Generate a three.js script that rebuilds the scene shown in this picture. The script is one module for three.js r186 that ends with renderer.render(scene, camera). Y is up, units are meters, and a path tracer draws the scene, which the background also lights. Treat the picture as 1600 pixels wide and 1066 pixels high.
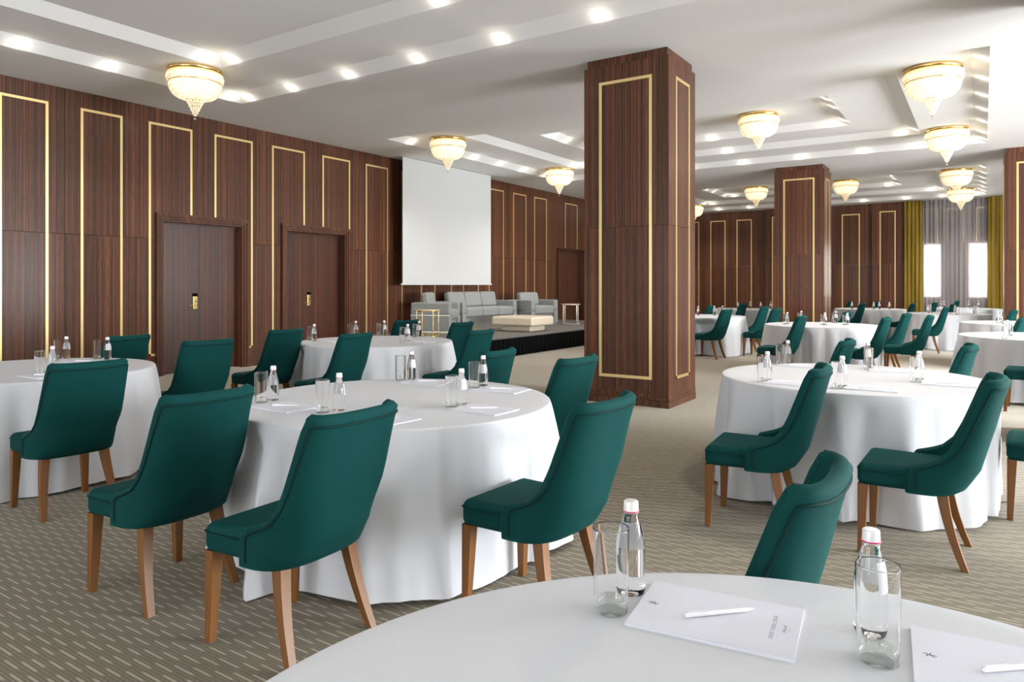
import * as THREE from 'three';
import { RoundedBoxGeometry } from 'three/addons/geometries/RoundedBoxGeometry.js';
import { mergeGeometries, mergeVertices } from 'three/addons/utils/BufferGeometryUtils.js';
import { RectAreaLightUniformsLib } from 'three/addons/lights/RectAreaLightUniformsLib.js';

// ------------------------------------------------------------------ camera, sky, light, exposure
const F = 1109, HORIZON = 445, EYE = 1.40, YAW = THREE.MathUtils.degToRad(33.6);
const scene = new THREE.Scene();
const camera = new THREE.PerspectiveCamera(THREE.MathUtils.radToDeg(2 * Math.atan(533 / F)), 1600 / 1066, 0.05, 120);
camera.position.set(0, EYE, 0);
camera.rotation.y = YAW;
camera.setViewOffset(1600, 1066, 0, 533 - HORIZON, 1600, 1066);
const renderer = new THREE.WebGLRenderer({ antialias: true });
renderer.toneMapping = THREE.LinearToneMapping;
renderer.toneMappingExposure = 1.26;
renderer.shadowMap.enabled = true;
scene.background = new THREE.Color(0.93, 0.97, 1.0);
scene.backgroundIntensity = 6;
RectAreaLightUniformsLib.init();

// daylight of the window wall: one soft light in each window opening, and of the back windows
const WALL_EAST = 9.4, DAY = 29;
const eastWindows = [[-1.4, 0.8], [-6.2, 3.0], [-9.8, 3.0], [-13.4, 3.0]];             // centre and width
for (const [z, w] of eastWindows) {
  const l = new THREE.RectAreaLight(new THREE.Color(0.92, 0.97, 1.0), DAY, w - 0.1, 2.8);
  l.name = 'window_daylight'; l.position.set(WALL_EAST - 0.06, 1.68, z); l.lookAt(-20, 1.68, z); scene.add(l);
}
const southWindows = [-6.6, -2.4];                         // of the wall that faces the back wall
for (const x of southWindows) {
  const l = new THREE.RectAreaLight(new THREE.Color(0.92, 0.97, 1.0), 4, 2.4, 2.4);
  l.name = 'window_daylight'; l.position.set(x, 1.85, 5.94); l.lookAt(x, 1.85, -20); scene.add(l);
}
for (const x of [-1.375, -0.14]) {
  const l = new THREE.RectAreaLight(new THREE.Color(0.95, 0.98, 1.0), 10, 0.5, 1.7);
  l.name = 'window_daylight'; l.position.set(x, 1.86, -26.5); l.lookAt(x, 1.86, 10); scene.add(l);
}

// ------------------------------------------------------------------ helpers
let seed = 7;
const rnd = () => { seed = (seed * 1664525 + 1013904223) % 4294967296; return seed / 4294967296; };
const V3 = (x, y, z) => new THREE.Vector3(x, y, z);
function at(px, py, y) {                                     // point of the plane at height y seen at a pixel
  const a = (px - 800) / F, b = -(py - HORIZON) / F, c = Math.cos(YAW), s = Math.sin(YAW), t = (y - EYE) / b;
  return [(a * c - s) * t, (-a * s - c) * t];
}
const taken = new Map();
function numbered(name) {
  const n = taken.get(name) ?? 0; taken.set(name, n + 1);
  return n ? `${name}_${String(n).padStart(3, '0')}` : name;
}
const shade = (m) => { m.castShadow = true; m.receiveShadow = true; return m; };
function tag(o, label, category, group) { o.userData.label = label; o.userData.category = category; if (group) o.userData.group = group; return o; }
function thing(name, label, category, [x, y, z] = [0, 0, 0], turn = 0, group) {
  const o = new THREE.Group(); o.name = numbered(name); scene.add(o);
  o.position.set(x, y, z); o.rotation.y = turn;
  return tag(o, label, category, group);
}
function part(name, geometry, material, parent, label) {
  const m = shade(new THREE.Mesh(geometry, material)); m.name = name; parent.add(m);
  if (label) m.userData.label = label;
  return m;
}
function struct(name, geometry, material, label, category) {
  const m = shade(geometry ? new THREE.Mesh(geometry, material) : new THREE.Group()); m.name = name; scene.add(m);
  m.userData = { kind: 'structure', label, category };
  return m;
}
function copyOf(o, name, label, group, pos, turn) {
  const c = o.clone(); c.name = numbered(name); scene.add(c);
  c.userData = { ...o.userData, label, group };
  c.position.set(...pos); c.rotation.y = turn ?? 0;
  return c;
}
// box with uv in metres; corners given
function boxAt(x0, x1, y0, y1, z0, z1, u0 = 0, v0 = 0) {
  const w = x1 - x0, h = y1 - y0, d = z1 - z0, g = new THREE.BoxGeometry(w, h, d), p = g.attributes.position, n = g.attributes.normal, uv = g.attributes.uv;
  g.translate((x0 + x1) / 2, (y0 + y1) / 2, (z0 + z1) / 2);
  for (let i = 0; i < p.count; i++) {
    const ax = Math.abs(n.getX(i)) > 0.5 ? 0 : Math.abs(n.getY(i)) > 0.5 ? 1 : 2;
    uv.setXY(i, (ax === 0 ? p.getZ(i) : p.getX(i)) + u0, (ax === 1 ? p.getZ(i) : p.getY(i)) + v0);
  }
  return g;
}
function rbox(w, h, d, r, x = 0, y = 0, z = 0, seg = 3) { const g = new RoundedBoxGeometry(w, h, d, seg, r); g.translate(x, y, z); return g; }
const clean = (g) => { const a = g.index ? g.toNonIndexed() : g; for (const k of Object.keys(a.attributes)) if (!['position', 'normal', 'uv'].includes(k)) a.deleteAttribute(k); return a; };
const merge = (list) => mergeGeometries(list.map(clean), false);
function grid(nu, nv, fn, closed = false) {                    // fn(u, v) -> [x, y, z]; u and v in 0..1
  const pos = [], uv = [], idx = [];
  for (let j = 0; j <= nv; j++) for (let i = 0; i <= nu; i++) { pos.push(...fn(i / nu, j / nv)); uv.push(i / nu, j / nv); }
  for (let j = 0; j < nv; j++) for (let i = 0; i < nu; i++) { const a = j * (nu + 1) + i, b = a + 1, c = a + nu + 1, d = c + 1; idx.push(a, b, d, a, d, c); }
  const g = new THREE.BufferGeometry();
  g.setAttribute('position', new THREE.Float32BufferAttribute(pos, 3)); g.setAttribute('uv', new THREE.Float32BufferAttribute(uv, 2)); g.setIndex(idx);
  if (closed) { g.deleteAttribute('uv'); const m = mergeVertices(g, 1e-5); m.computeVertexNormals(); m.setAttribute('uv', new THREE.Float32BufferAttribute(new Float32Array(m.attributes.position.count * 2), 2)); return m; }
  g.computeVertexNormals();
  return g;
}
function lathe(points, seg = 24) { return new THREE.LatheGeometry(points.map(([r, y]) => new THREE.Vector2(r, y)), seg); }
function lerpTable(tab, t) {
  for (let i = 1; i < tab.length; i++) if (t <= tab[i][0]) { const a = tab[i - 1], b = tab[i], k = (t - a[0]) / (b[0] - a[0]); return a.slice(1).map((v, j) => v + (b[j + 1] - v) * k); }
  return tab[tab.length - 1].slice(1);
}

// ------------------------------------------------------------------ materials
const N1 = (() => { const t = new Float32Array(4096); for (let i = 0; i < 4096; i++) t[i] = rnd(); return (x) => { const i = Math.floor(x), f = x - i, s = f * f * (3 - 2 * f); return t[i & 4095] * (1 - s) + t[(i + 1) & 4095] * s; }; })();
function dataTexture(w, h, fn, srgb = true) {
  const d = new Uint8Array(w * h * 4);
  for (let y = 0; y < h; y++) for (let x = 0; x < w; x++) { const c = fn(x, y), k = (y * w + x) * 4; d[k] = c[0]; d[k + 1] = c[1]; d[k + 2] = c[2]; d[k + 3] = 255; }
  const t = new THREE.DataTexture(d, w, h); t.wrapS = t.wrapT = THREE.RepeatWrapping; t.magFilter = THREE.LinearFilter; t.minFilter = THREE.LinearFilter;
  if (srgb) t.colorSpace = THREE.SRGBColorSpace;
  t.needsUpdate = true; return t;
}
// striped dark veneer, 1.1 m wide and 2.2 m high
const grainAt = (x, y) => {
  const bend = 6 * (N1(y / 130 + 300) - 0.5) + 2.5 * (N1(y / 37 + 900) - 0.5), u = x + bend * (0.5 + N1(x / 90 + 40));
  return [N1(u / 60 + 11), N1(u / 9 + 77), N1(u / 3.1 + 1200), N1(u * 0.9 + 50 + Math.floor(y / 60 + N1(x / 3) * 5) * 3.7)];
};
const woodMap = dataTexture(1024, 1024, (x, y) => {
  const [b, m, f, h] = grainAt(x, y);
  let t = 0.08 * b + 0.22 * m + 0.42 * f + 0.28 * h;
  t = Math.min(1, Math.max(0, (t - 0.25) * 2.0));
  const warm = 0.7 * Math.max(0, N1(x / 6 + 2000) - 0.4) + 0.5 * Math.max(0, N1(x / 24 + 3000) - 0.4);
  return [32 + 86 * t + 36 * warm, 18 + 56 * t + 10 * warm, 11 + 38 * t - 2 * warm];
});
const woodBump = dataTexture(1024, 1024, (x, y) => { const [, m, f, h] = grainAt(x, y); const v = 255 * (0.3 * m + 0.45 * f + 0.25 * h); return [v, v, v]; }, false);
for (const t of [woodMap, woodBump]) t.repeat.set(1 / 1.1, 1 / 2.2);
const M = {};
M.wood = new THREE.MeshPhysicalMaterial({ map: woodMap, bumpMap: woodBump, bumpScale: 0.0006, roughness: 0.45, specularIntensity: 0.6, clearcoat: 0.14, clearcoatRoughness: 0.18 });
M.wood.name = 'striped_veneer';
M.doorWood = new THREE.MeshPhysicalMaterial({ map: woodMap, bumpMap: woodBump, bumpScale: 0.0005, color: new THREE.Color(0.72, 0.55, 0.48), roughness: 0.34, clearcoat: 0.5, clearcoatRoughness: 0.2 });
M.doorWood.name = 'lacquered_veneer';
M.gap = new THREE.MeshStandardMaterial({ color: 0x17100d, roughness: 0.9 });
M.gold = new THREE.MeshStandardMaterial({ color: new THREE.Color(0.83, 0.63, 0.30), metalness: 0.85, roughness: 0.38 });
M.brass = new THREE.MeshStandardMaterial({ color: new THREE.Color(0.86, 0.62, 0.27), metalness: 1, roughness: 0.2 });
M.paleMetal = new THREE.MeshStandardMaterial({ color: new THREE.Color(0.86, 0.8, 0.68), metalness: 0.9, roughness: 0.25 });
M.ceiling = new THREE.MeshStandardMaterial({ color: new THREE.Color(0.9, 0.895, 0.885), roughness: 0.95 });
M.plaster = new THREE.MeshStandardMaterial({ color: new THREE.Color(0.7, 0.68, 0.64), roughness: 0.95 });
const carpetMap = dataTexture(1024, 1024, (x, y) => {          // 1.2 m square: stitched rows along x, pale dashes in every row
  const rows = 40, r = y / 1024 * rows, row = Math.floor(r), fr = r - row;
  const off = (row * 0.385 + 0.16 * N1(row * 5.3 + 17)) * 1024 / 6, k = ((x + off) % 1024) / 1024 * 6, dash = k - Math.floor(k), id = Math.floor(k) % 6;
  const len = 0.62 + 0.22 * (N1(row * 3.1 + id * 7.7 + 90) - 0.5);
  const on = Math.max(0, Math.min(1, (len - Math.abs(dash - 0.5) * 2) * 5)) * Math.max(0, Math.min(1, (0.2 - Math.abs(fr - 0.42)) * 12));
  const stitch = 0.5 + 0.5 * Math.sin(x / 1024 * Math.PI * 2 * 150 + (row % 2) * 1.6);
  const dots = Math.max(0, Math.min(1, (0.1 - Math.abs(fr - 0.92)) * 20)) * stitch;
  const n = rnd();
  const v = 0.9 + 0.10 * (stitch - 0.5) + 0.16 * (n - 0.5) - 0.14 * (fr > 0.66 && fr < 0.8 ? 1 : 0) - 0.1 * (fr < 0.18 ? 1 : 0);
  const w = on * (0.6 + 0.4 * stitch) * (0.9 + 0.3 * (n - 0.5)) + 0.42 * dots;
  return [Math.min(255, 130 * v + 66 * w), Math.min(255, 119 * v + 66 * w), Math.min(255, 102 * v + 64 * w)];
});
carpetMap.repeat.set(1 / 1.2, 1 / 1.2);
M.carpet = new THREE.MeshPhysicalMaterial({ map: carpetMap, roughness: 1, sheen: 1, sheenRoughness: 0.5, sheenColor: new THREE.Color(0.95, 0.86, 0.74) });
M.velvet = new THREE.MeshPhysicalMaterial({ color: new THREE.Color(0.002, 0.046, 0.044), roughness: 0.8, specularIntensity: 0.25, sheen: 0.8, sheenRoughness: 0.35, sheenColor: new THREE.Color(0.04, 0.46, 0.42) });
M.velvet.name = 'green_velvet';
M.piping = new THREE.MeshPhysicalMaterial({ color: new THREE.Color(0.002, 0.026, 0.024), roughness: 0.7, specularIntensity: 0.25, sheen: 0.4, sheenRoughness: 0.4, sheenColor: new THREE.Color(0.03, 0.25, 0.23) });
const legMap = dataTexture(128, 256, (x, y) => { const t = 0.6 * N1(x / 5 + 3 + 1.5 * N1(y / 60 + 70)) + 0.4 * N1(x / 1.5 + 600); return [98 + 44 * t, 60 + 31 * t, 22 + 15 * t]; });
M.legWood = new THREE.MeshStandardMaterial({ map: legMap, roughness: 0.45 });
M.cloth = new THREE.MeshPhysicalMaterial({ color: new THREE.Color(0.62, 0.625, 0.66), roughness: 0.85, sheen: 0.2, sheenRoughness: 0.5 });
M.cloth.name = 'white_linen';
M.tableWood = new THREE.MeshStandardMaterial({ color: 0x8a6a48, roughness: 0.6 });
M.blackMetal = new THREE.MeshStandardMaterial({ color: 0x17171a, roughness: 0.5, metalness: 0.5 });
M.black = new THREE.MeshPhysicalMaterial({ color: 0x060607, roughness: 0.9, specularIntensity: 0.2 });
M.screen = new THREE.MeshStandardMaterial({ color: new THREE.Color(0.52, 0.52, 0.52), roughness: 0.9 });
M.stageTop = new THREE.MeshStandardMaterial({ color: new THREE.Color(0.15, 0.143, 0.132), roughness: 1 });
M.greyVelvet = new THREE.MeshPhysicalMaterial({ color: new THREE.Color(0.25, 0.258, 0.255), roughness: 0.8, sheen: 0.7, sheenRoughness: 0.4, sheenColor: new THREE.Color(0.5, 0.52, 0.52) });
M.cream = new THREE.MeshStandardMaterial({ color: new THREE.Color(0.70, 0.60, 0.47), roughness: 0.45 });
M.mustard = new THREE.MeshPhysicalMaterial({ color: new THREE.Color(0.25, 0.165, 0.015), roughness: 0.8, sheen: 0.4, sheenColor: new THREE.Color(0.5, 0.38, 0.08) });
M.sheer = new THREE.MeshPhysicalMaterial({ color: new THREE.Color(0.42, 0.41, 0.42), roughness: 0.9, transparent: true, opacity: 0.5, side: THREE.DoubleSide });
M.pane = new THREE.MeshPhysicalMaterial({ color: 0xffffff, roughness: 0.02, transmission: 1, thickness: 0, ior: 1.5 });
M.frameWhite = new THREE.MeshStandardMaterial({ color: 0xdedbd4, roughness: 0.5 });
M.glass = new THREE.MeshPhysicalMaterial({ color: 0xffffff, roughness: 0.0, transmission: 1, thickness: 0.02, ior: 1.47 });
M.foot = new THREE.MeshPhysicalMaterial({ color: new THREE.Color(0.88, 0.9, 0.88), roughness: 0.02, transmission: 1, thickness: 0, ior: 1.6 });
M.water = new THREE.MeshPhysicalMaterial({ color: 0xffffff, roughness: 0.0, transmission: 1, thickness: 0.05, ior: 1.36 });
M.cap = new THREE.MeshStandardMaterial({ color: 0xe6e3e4, roughness: 0.4, metalness: 0.2 });
M.pink = new THREE.MeshStandardMaterial({ color: 0xb8285a, roughness: 0.5 });
M.label = new THREE.MeshPhysicalMaterial({ color: 0xdfe0e4, roughness: 0.6, transparent: true, opacity: 0.75 });
M.labelPink = new THREE.MeshPhysicalMaterial({ color: 0xd8bcc4, roughness: 0.6 });
M.pen = new THREE.MeshPhysicalMaterial({ color: 0xf0f0f2, roughness: 0.3, clearcoat: 0.5 });
M.paper = new THREE.MeshStandardMaterial({ color: 0xd8d8e2, roughness: 0.8 });
M.crystal = new THREE.MeshPhysicalMaterial({ color: new THREE.Color(0.95, 0.88, 0.74), roughness: 0.15, emissive: new THREE.Color(1.0, 0.82, 0.56), emissiveIntensity: 0.4 });
M.crystal.name = 'chandelier_crystal_lamp';
M.crystalDim = new THREE.MeshPhysicalMaterial({ color: new THREE.Color(0.95, 0.86, 0.7), roughness: 0.12, emissive: new THREE.Color(1.0, 0.74, 0.42), emissiveIntensity: 0.2 });
M.glowBowl = new THREE.MeshStandardMaterial({ color: 0xfff2dc, emissive: new THREE.Color(1.0, 0.88, 0.66), emissiveIntensity: 0.62 });
M.clearBall = new THREE.MeshPhysicalMaterial({ color: 0xffffff, roughness: 0.02, transmission: 1, thickness: 0.03, ior: 1.5 });
M.lens = new THREE.MeshStandardMaterial({ color: 0xffffff, emissive: new THREE.Color(1.0, 0.93, 0.80), emissiveIntensity: 5 });
M.trimRing = new THREE.MeshStandardMaterial({ color: 0xe4e0d8, roughness: 0.4 });

// ------------------------------------------------------------------ the room
const C = 4.10, XW = -10.5, ZB = -26.4, ZF = 6.0, COL = 2.1;
{
  const g = new THREE.BufferGeometry();
  const f = boxAt(XW - 0.4, WALL_EAST + 0.4, -0.2, 0, ZB - 0.5, ZF + 0.4);
  struct('floor', f, M.carpet, 'taupe carpet with rows of pale woven dashes', 'floor');
  g.dispose();
}

// coffered ceiling: three sunken trays of three steps each
const TRAYS = [[-6.59, -0.05], [-16.2, -9.67], [-25.65, -19.12]].map(([z0, z1]) => (z1 > -1 ? [0, 1] : [0, 1, 2]).map((k) => ({ x0: -9.22 + 1.03 * k, x1: 0.06 - 1.03 * k, z0: z0 + 1.03 * k, z1: z1 - 1.03 * k })));
function flatWithHoles(r, holes, y) {
  const s = new THREE.Shape([[r.x0, r.z0], [r.x1, r.z0], [r.x1, r.z1], [r.x0, r.z1]].map(([a, b]) => new THREE.Vector2(a, b)));
  for (const h of holes) s.holes.push(new THREE.Path([[h.x0, h.z0], [h.x0, h.z1], [h.x1, h.z1], [h.x1, h.z0]].map(([a, b]) => new THREE.Vector2(a, b))));
  const g = new THREE.ShapeGeometry(s); g.rotateX(Math.PI / 2); g.translate(0, y, 0); return g;
}
const inset = (r, d) => ({ x0: r.x0 + d, x1: r.x1 - d, z0: r.z0 + d, z1: r.z1 - d });
function slopes(r, y, d, h) {
  const q = inset(r, d), a = [[r.x0, r.z0], [r.x1, r.z0], [r.x1, r.z1], [r.x0, r.z1]], b = [[q.x0, q.z0], [q.x1, q.z0], [q.x1, q.z1], [q.x0, q.z1]], pos = [], nor = [];
  for (let i = 0; i < 4; i++) {
    const j = (i + 1) % 4, A = V3(a[i][0], y, a[i][1]), B = V3(a[j][0], y, a[j][1]), Cc = V3(b[j][0], y + h, b[j][1]), D = V3(b[i][0], y + h, b[i][1]);
    let n = V3().subVectors(B, A).cross(V3().subVectors(D, A)).normalize(); const flip = n.y > 0;
    if (flip) n.negate();
    for (const t of flip ? [A, Cc, B, A, D, Cc] : [A, B, Cc, A, Cc, D]) { pos.push(t.x, t.y, t.z); nor.push(n.x, n.y, n.z); }
  }
  const g = new THREE.BufferGeometry(); g.setAttribute('position', new THREE.Float32BufferAttribute(pos, 3)); g.setAttribute('normal', new THREE.Float32BufferAttribute(nor, 3));
  g.setAttribute('uv', new THREE.Float32BufferAttribute(new Float32Array(pos.length / 3 * 2), 2)); return g;
}
{
  const room = { x0: XW - 0.1, x1: WALL_EAST + 0.1, z0: ZB - 0.1, z1: ZF + 0.1 };
  const ceiling = struct('ceiling', null, null, 'pale plaster ceiling with three sunken stepped trays', 'ceiling');
  part('ceiling_face', merge([flatWithHoles(room, TRAYS.map((t) => t[0]), C), boxAt(room.x0, room.x1, C + 0.45, C + 0.65, room.z0, room.z1),
    boxAt(room.x0, room.x1, C + 0.001, C + 0.5, room.z0 - 0.1, room.z0), boxAt(room.x0, room.x1, C + 0.001, C + 0.5, room.z1, room.z1 + 0.1), boxAt(room.x0 - 0.1, room.x0, C + 0.001, C + 0.5, room.z0, room.z1), boxAt(room.x1, room.x1 + 0.1, C + 0.001, C + 0.5, room.z0, room.z1)]), M.ceiling, ceiling);
  for (const t of TRAYS) {
    const tray = new THREE.Group(); tray.name = 'ceiling_tray'; ceiling.add(tray);
    t.forEach((r, k) => {
      part('sloped_rim', slopes(r, C + 0.1 * k, 0.2, 0.1), M.ceiling, tray);
      part('tray_face', flatWithHoles(inset(r, 0.2), t[k + 1] ? [t[k + 1]] : [], C + 0.1 * (k + 1)), M.ceiling, tray);
    });
  }
}

// panelled walls -----------------------------------------------------------
let woodShift = 0;
const nextShift = () => { woodShift += 0.377; return [woodShift % 1.1, (woodShift * 1.7) % 2.2]; };
function strip(parent, g) { part('gold_inlay', g, M.gold, parent); }
// wall along z at x = X (facing +x): panels from the list of boundaries, openings left out
function inlayFrameX(parent, X, z0, z1, y0, y1, w = 0.035, sides = 'tblr', yl = y0, yr = y0) {   // z0 > z1
  if (sides.includes('t')) strip(parent, boxAt(X, X + 0.004, y1 - w, y1, z1, z0));
  if (sides.includes('b')) strip(parent, boxAt(X, X + 0.004, y0, y0 + w, z1, z0));
  if (sides.includes('l')) strip(parent, boxAt(X, X + 0.004, yl, y1 - w, z0 - w, z0));
  if (sides.includes('r')) strip(parent, boxAt(X, X + 0.004, yr, y1 - w, z1, z1 + w));
}
const frames = [[-1.95, -2.5], [-2.92, -3.5], [-3.93, -4.51], [-4.92, -5.50], [-5.89, -6.60], [-6.99, -7.72], [-8.12, -8.85], [-9.27, -9.98], [-10.41, -11.06], [-11.48, -12.15], [-12.58, -13.23], [-13.66, -14.30], [-14.73, -15.41], [-15.86, -16.51], [-16.93, -17.61], [-18.69, -19.47], [-20.2, -20.9], [-21.5, -22.1], [-22.7, -23.3], [-23.9, -24.5], [-25.1, -25.7]];
const doors = [{ z0: -5.99, z1: -7.62, n: 1 }, { z0: -8.31, z1: -9.95, n: 2 }, { z0: -18.2, z1: -19.9, n: 3 }];
const DOOR_H = 2.50;
{
  const wall = struct('wall_left', null, null, 'dark striped wood wall panelling with gold inlaid frames', 'wall');
  const core = [boxAt(XW - 0.5, XW - 0.36, 0, C + 0.05, ZB - 0.4, ZF + 0.3)];
  part('wall_core', merge(core), M.gap, wall);
  const cuts = [ZF];
  for (let z = 5.1; z > -1.7; z -= 1.05) cuts.push(z);
  for (let i = 0; i < frames.length - 1; i++) cuts.push((frames[i][1] + frames[i + 1][0]) / 2);
  cuts.push(ZB);
  cuts.sort((a, b) => b - a);
  const g = 0.0025, T = 0.36;
  const put = (za, zb, ya, yb) => { if (za - zb > 0.03 && yb - ya > 0.03) part('panel', boxAt(XW - T, XW, ya + g, yb - g, zb + g, za - g, ...nextShift()), M.wood, wall); };
  for (let i = 0; i < cuts.length - 1; i++) {
    let pieces = [[cuts[i], cuts[i + 1]]];
    for (const d of doors) {
      const next = [];
      for (const [a, b] of pieces) {
        if (d.z0 <= b || d.z1 >= a) { next.push([a, b]); continue; }
        if (a > d.z0) next.push([a, d.z0]);
        if (b < d.z1) next.push([d.z1, b]);
        put(Math.min(a, d.z0), Math.max(b, d.z1), DOOR_H, C);
      }
      pieces = next;
    }
    for (const [a, b] of pieces) {
      if (doors.some((d) => Math.abs(a - d.z1) < 0.001 || Math.abs(b - d.z0) < 0.001) && a - b < 0.2) { put(a, b, 0, COL); put(a, b, COL, C); } else { put(a, b, 0, COL); put(a, b, COL, C); }
    }
  }
  const yT = 3.87, yB = 0.315;
  frames.forEach(([a, b], i) => {
    const d = doors.find((q) => a > q.z1 - 0.12 && b < q.z0 + 0.12);
    if (!d) return inlayFrameX(wall, XW, a, b, yB, yT);
    const la = a > d.z0 - 0.02, rb = b < d.z1 + 0.02;
    inlayFrameX(wall, XW, a, b, yB, yT, 0.035, 'tlr', la ? yB : DOOR_H, rb ? yB : DOOR_H);
    if (la && a - d.z0 > 0.03) strip(wall, boxAt(XW, XW + 0.004, yB, yB + 0.035, d.z0, a));
    if (rb && d.z1 - b > 0.03) strip(wall, boxAt(XW, XW + 0.004, yB, yB + 0.035, b, d.z1));
  });
  const base = struct('baseboard_left', null, null, 'stepped dark wood skirting along the panelled wall', 'baseboard');
  let from = ZF;
  for (const d of [...doors, { z0: ZB, z1: ZB }]) {
    part('skirting', merge([boxAt(XW, XW + 0.022, 0, 0.10, d.z0, from), boxAt(XW, XW + 0.014, 0.104, 0.135, d.z0, from), boxAt(XW, XW + 0.008, 0.139, 0.16, d.z0, from)]), M.wood, base);
    from = d.z1;
  }
}
// double doors
doors.forEach((d) => {
  const door = struct(`door_${d.n}`, null, null, ['dark lacquered double door farthest from the stage, in a moulded casing', 'dark wood double door next to the stage, in a moulded casing', 'dark door at the far side of the stage'][d.n - 1], 'door');
  const cw = d.n === 3 ? 0.04 : 0.125, X = XW;
  const list = [];
  for (const [s0, s1, t] of [[0, 0.38, 0.05], [0.38, 0.72, 0.035], [0.72, 1, 0.02]]) {     // mitred steps, outermost proudest
    const e = 0.0005, yt = DOOR_H - cw * s0;
    list.push(boxAt(X - 0.3, X + t, 0, yt - cw * (s1 - s0), d.z0 - cw * s1, d.z0 - cw * s0 - e, ...nextShift()), boxAt(X - 0.3, X + t, 0, yt - cw * (s1 - s0), d.z1 + cw * s0 + e, d.z1 + cw * s1, ...nextShift()), boxAt(X - 0.3, X + t, DOOR_H - cw * s1, yt - e, d.z1 + cw * s0 + e, d.z0 - cw * s0 - e, ...nextShift()));
  }
  const frame = part('door_frame', merge(list), d.n === 3 ? M.doorWood : M.wood, door);
  frame.userData.label = 'moulded wood casing';
  const a = d.z0 - cw, b = d.z1 + cw, m = (a + b) / 2, top = DOOR_H - cw, X1 = XW - 0.14;
  for (const [p, q] of [[a, m], [m, b]]) part('door_leaf', boxAt(X1 - 0.05, X1, 0.008, top - 0.004, q + 0.003, p - 0.003, ...nextShift()), M.doorWood, door);
  part('door_stop', merge([boxAt(X1, X1 + 0.03, 0, top, b, b + 0.02), boxAt(X1, X1 + 0.03, top - 0.02, top, b, a), boxAt(X1, X1 + 0.03, 0, top, a - 0.02, a)]), M.doorWood, door);
  if (d.n < 3) {
    const zc = m + 0.075;
    const lock = new THREE.Group(); lock.name = 'lock'; lock.userData.label = 'brass key card lock with lever'; door.add(lock);
    part('lock_plate', rbox(0.022, 0.215, 0.078, 0.008, X1 + 0.012, 1.11, zc), M.brass, lock);
    part('card_reader', rbox(0.03, 0.05, 0.082, 0.01, X1 + 0.015, 1.235, zc), M.black, lock);
    part('lever', merge([rbox(0.012, 0.014, 0.13, 0.005, X1 + 0.055, 1.065, zc + 0.055), rbox(0.05, 0.018, 0.018, 0.006, X1 + 0.035, 1.065, zc)]), M.brass, lock);
    part('keyhole', rbox(0.004, 0.035, 0.012, 0.0015, X1 + 0.0235, 1.13, zc - 0.005), M.black, lock);
  }
});

// back wall with two narrow windows, wall of windows, wall behind
function inlayFrameZ(parent, Z, x0, x1, y0, y1, w = 0.035) {
  strip(parent, boxAt(x0, x1, y1 - w, y1, Z, Z + 0.004)); strip(parent, boxAt(x0, x1, y0, y0 + w, Z, Z + 0.004));
  strip(parent, boxAt(x0, x0 + w, y0 + w, y1 - w, Z, Z + 0.004)); strip(parent, boxAt(x1 - w, x1, y0 + w, y1 - w, Z, Z + 0.004));
}
const backWindows = [[-1.63, -1.12], [-0.40, 0.12]], WY0 = 0.99, WY1 = 2.73;
{
  const wall = struct('wall_back', null, null, 'far wall of near-black wood panels with thin gold frames', 'wall');
  const put = (x0, x1, y0, y1, z = ZB) => part('panel', boxAt(x0 + 0.0025, x1 - 0.0025, y0 + 0.0025, y1 - 0.0025, ZB - 0.3, z, ...nextShift()), M.wood, wall);
  const cuts = [XW, -9.85, -8.78, -7.80, -6.77, -6.5, -4.62, -3.09, -2.16, -1.63];
  for (let i = 0; i < cuts.length - 1; i++) {
    const proud = (cuts[i] === -6.5 || cuts[i] === -3.09) ? ZB + 0.16 : ZB;
    put(cuts[i], cuts[i + 1], 0, 2.07, proud); put(cuts[i], cuts[i + 1], 2.07, C, proud);
  }
  for (const [a, b] of backWindows) { put(a, b, 0, WY0); put(a, b, WY1, C); }
  put(-1.12, -0.40, 0, 2.07); put(-1.12, -0.40, 2.07, C);
  const right = [0.12, 1.2, 2.3, 3.4, 4.5, 5.6, 6.7, 8.0, WALL_EAST];
  for (let i = 0; i < right.length - 1; i++) { put(right[i], right[i + 1], 0, 2.07); put(right[i], right[i + 1], 2.07, C); }
  for (const [a, b] of [[-9.57, -9.0], [-8.57, -8.0], [-7.59, -7.04], [-4.03, -3.47]]) inlayFrameZ(wall, ZB, a, b, 0.31, 3.79);
  for (const [a, b] of [[-6.29, -5.7], [-5.4, -4.8], [-2.86, -2.39]]) inlayFrameZ(wall, ZB + 0.16, a, b, 0.31, 3.82);
  for (const [a, b] of [[-1.75, -1.2], [-0.98, -0.5], [-0.2, 0.35], [0.7, 1.1]]) { strip(wall, boxAt(a, b, 3.78, 3.815, ZB, ZB + 0.004)); strip(wall, boxAt(a, a + 0.035, 2.75, 3.78, ZB, ZB + 0.004)); strip(wall, boxAt(b - 0.035, b, 2.75, 3.78, ZB, ZB + 0.004)); }
  backWindows.forEach(([a, b], i) => {
    const w = struct(`window_${i + 1}`, null, null, i ? 'bright narrow window behind sheer, next to the third column' : 'bright narrow window behind sheer, next to the mustard curtain', 'window');
    part('window_frame', merge([boxAt(a, a + 0.04, WY0, WY1, ZB - 0.3, ZB - 0.2), boxAt(b - 0.04, b, WY0, WY1, ZB - 0.3, ZB - 0.2), boxAt(a + 0.04, b - 0.04, WY0, WY0 + 0.04, ZB - 0.3, ZB - 0.2), boxAt(a + 0.04, b - 0.04, WY1 - 0.04, WY1, ZB - 0.3, ZB - 0.2)]), M.frameWhite, w);
    part('pane', boxAt(a + 0.04, b - 0.04, WY0 + 0.04, WY1 - 0.04, ZB - 0.256, ZB - 0.25), M.pane, w);
  });
}
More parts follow.
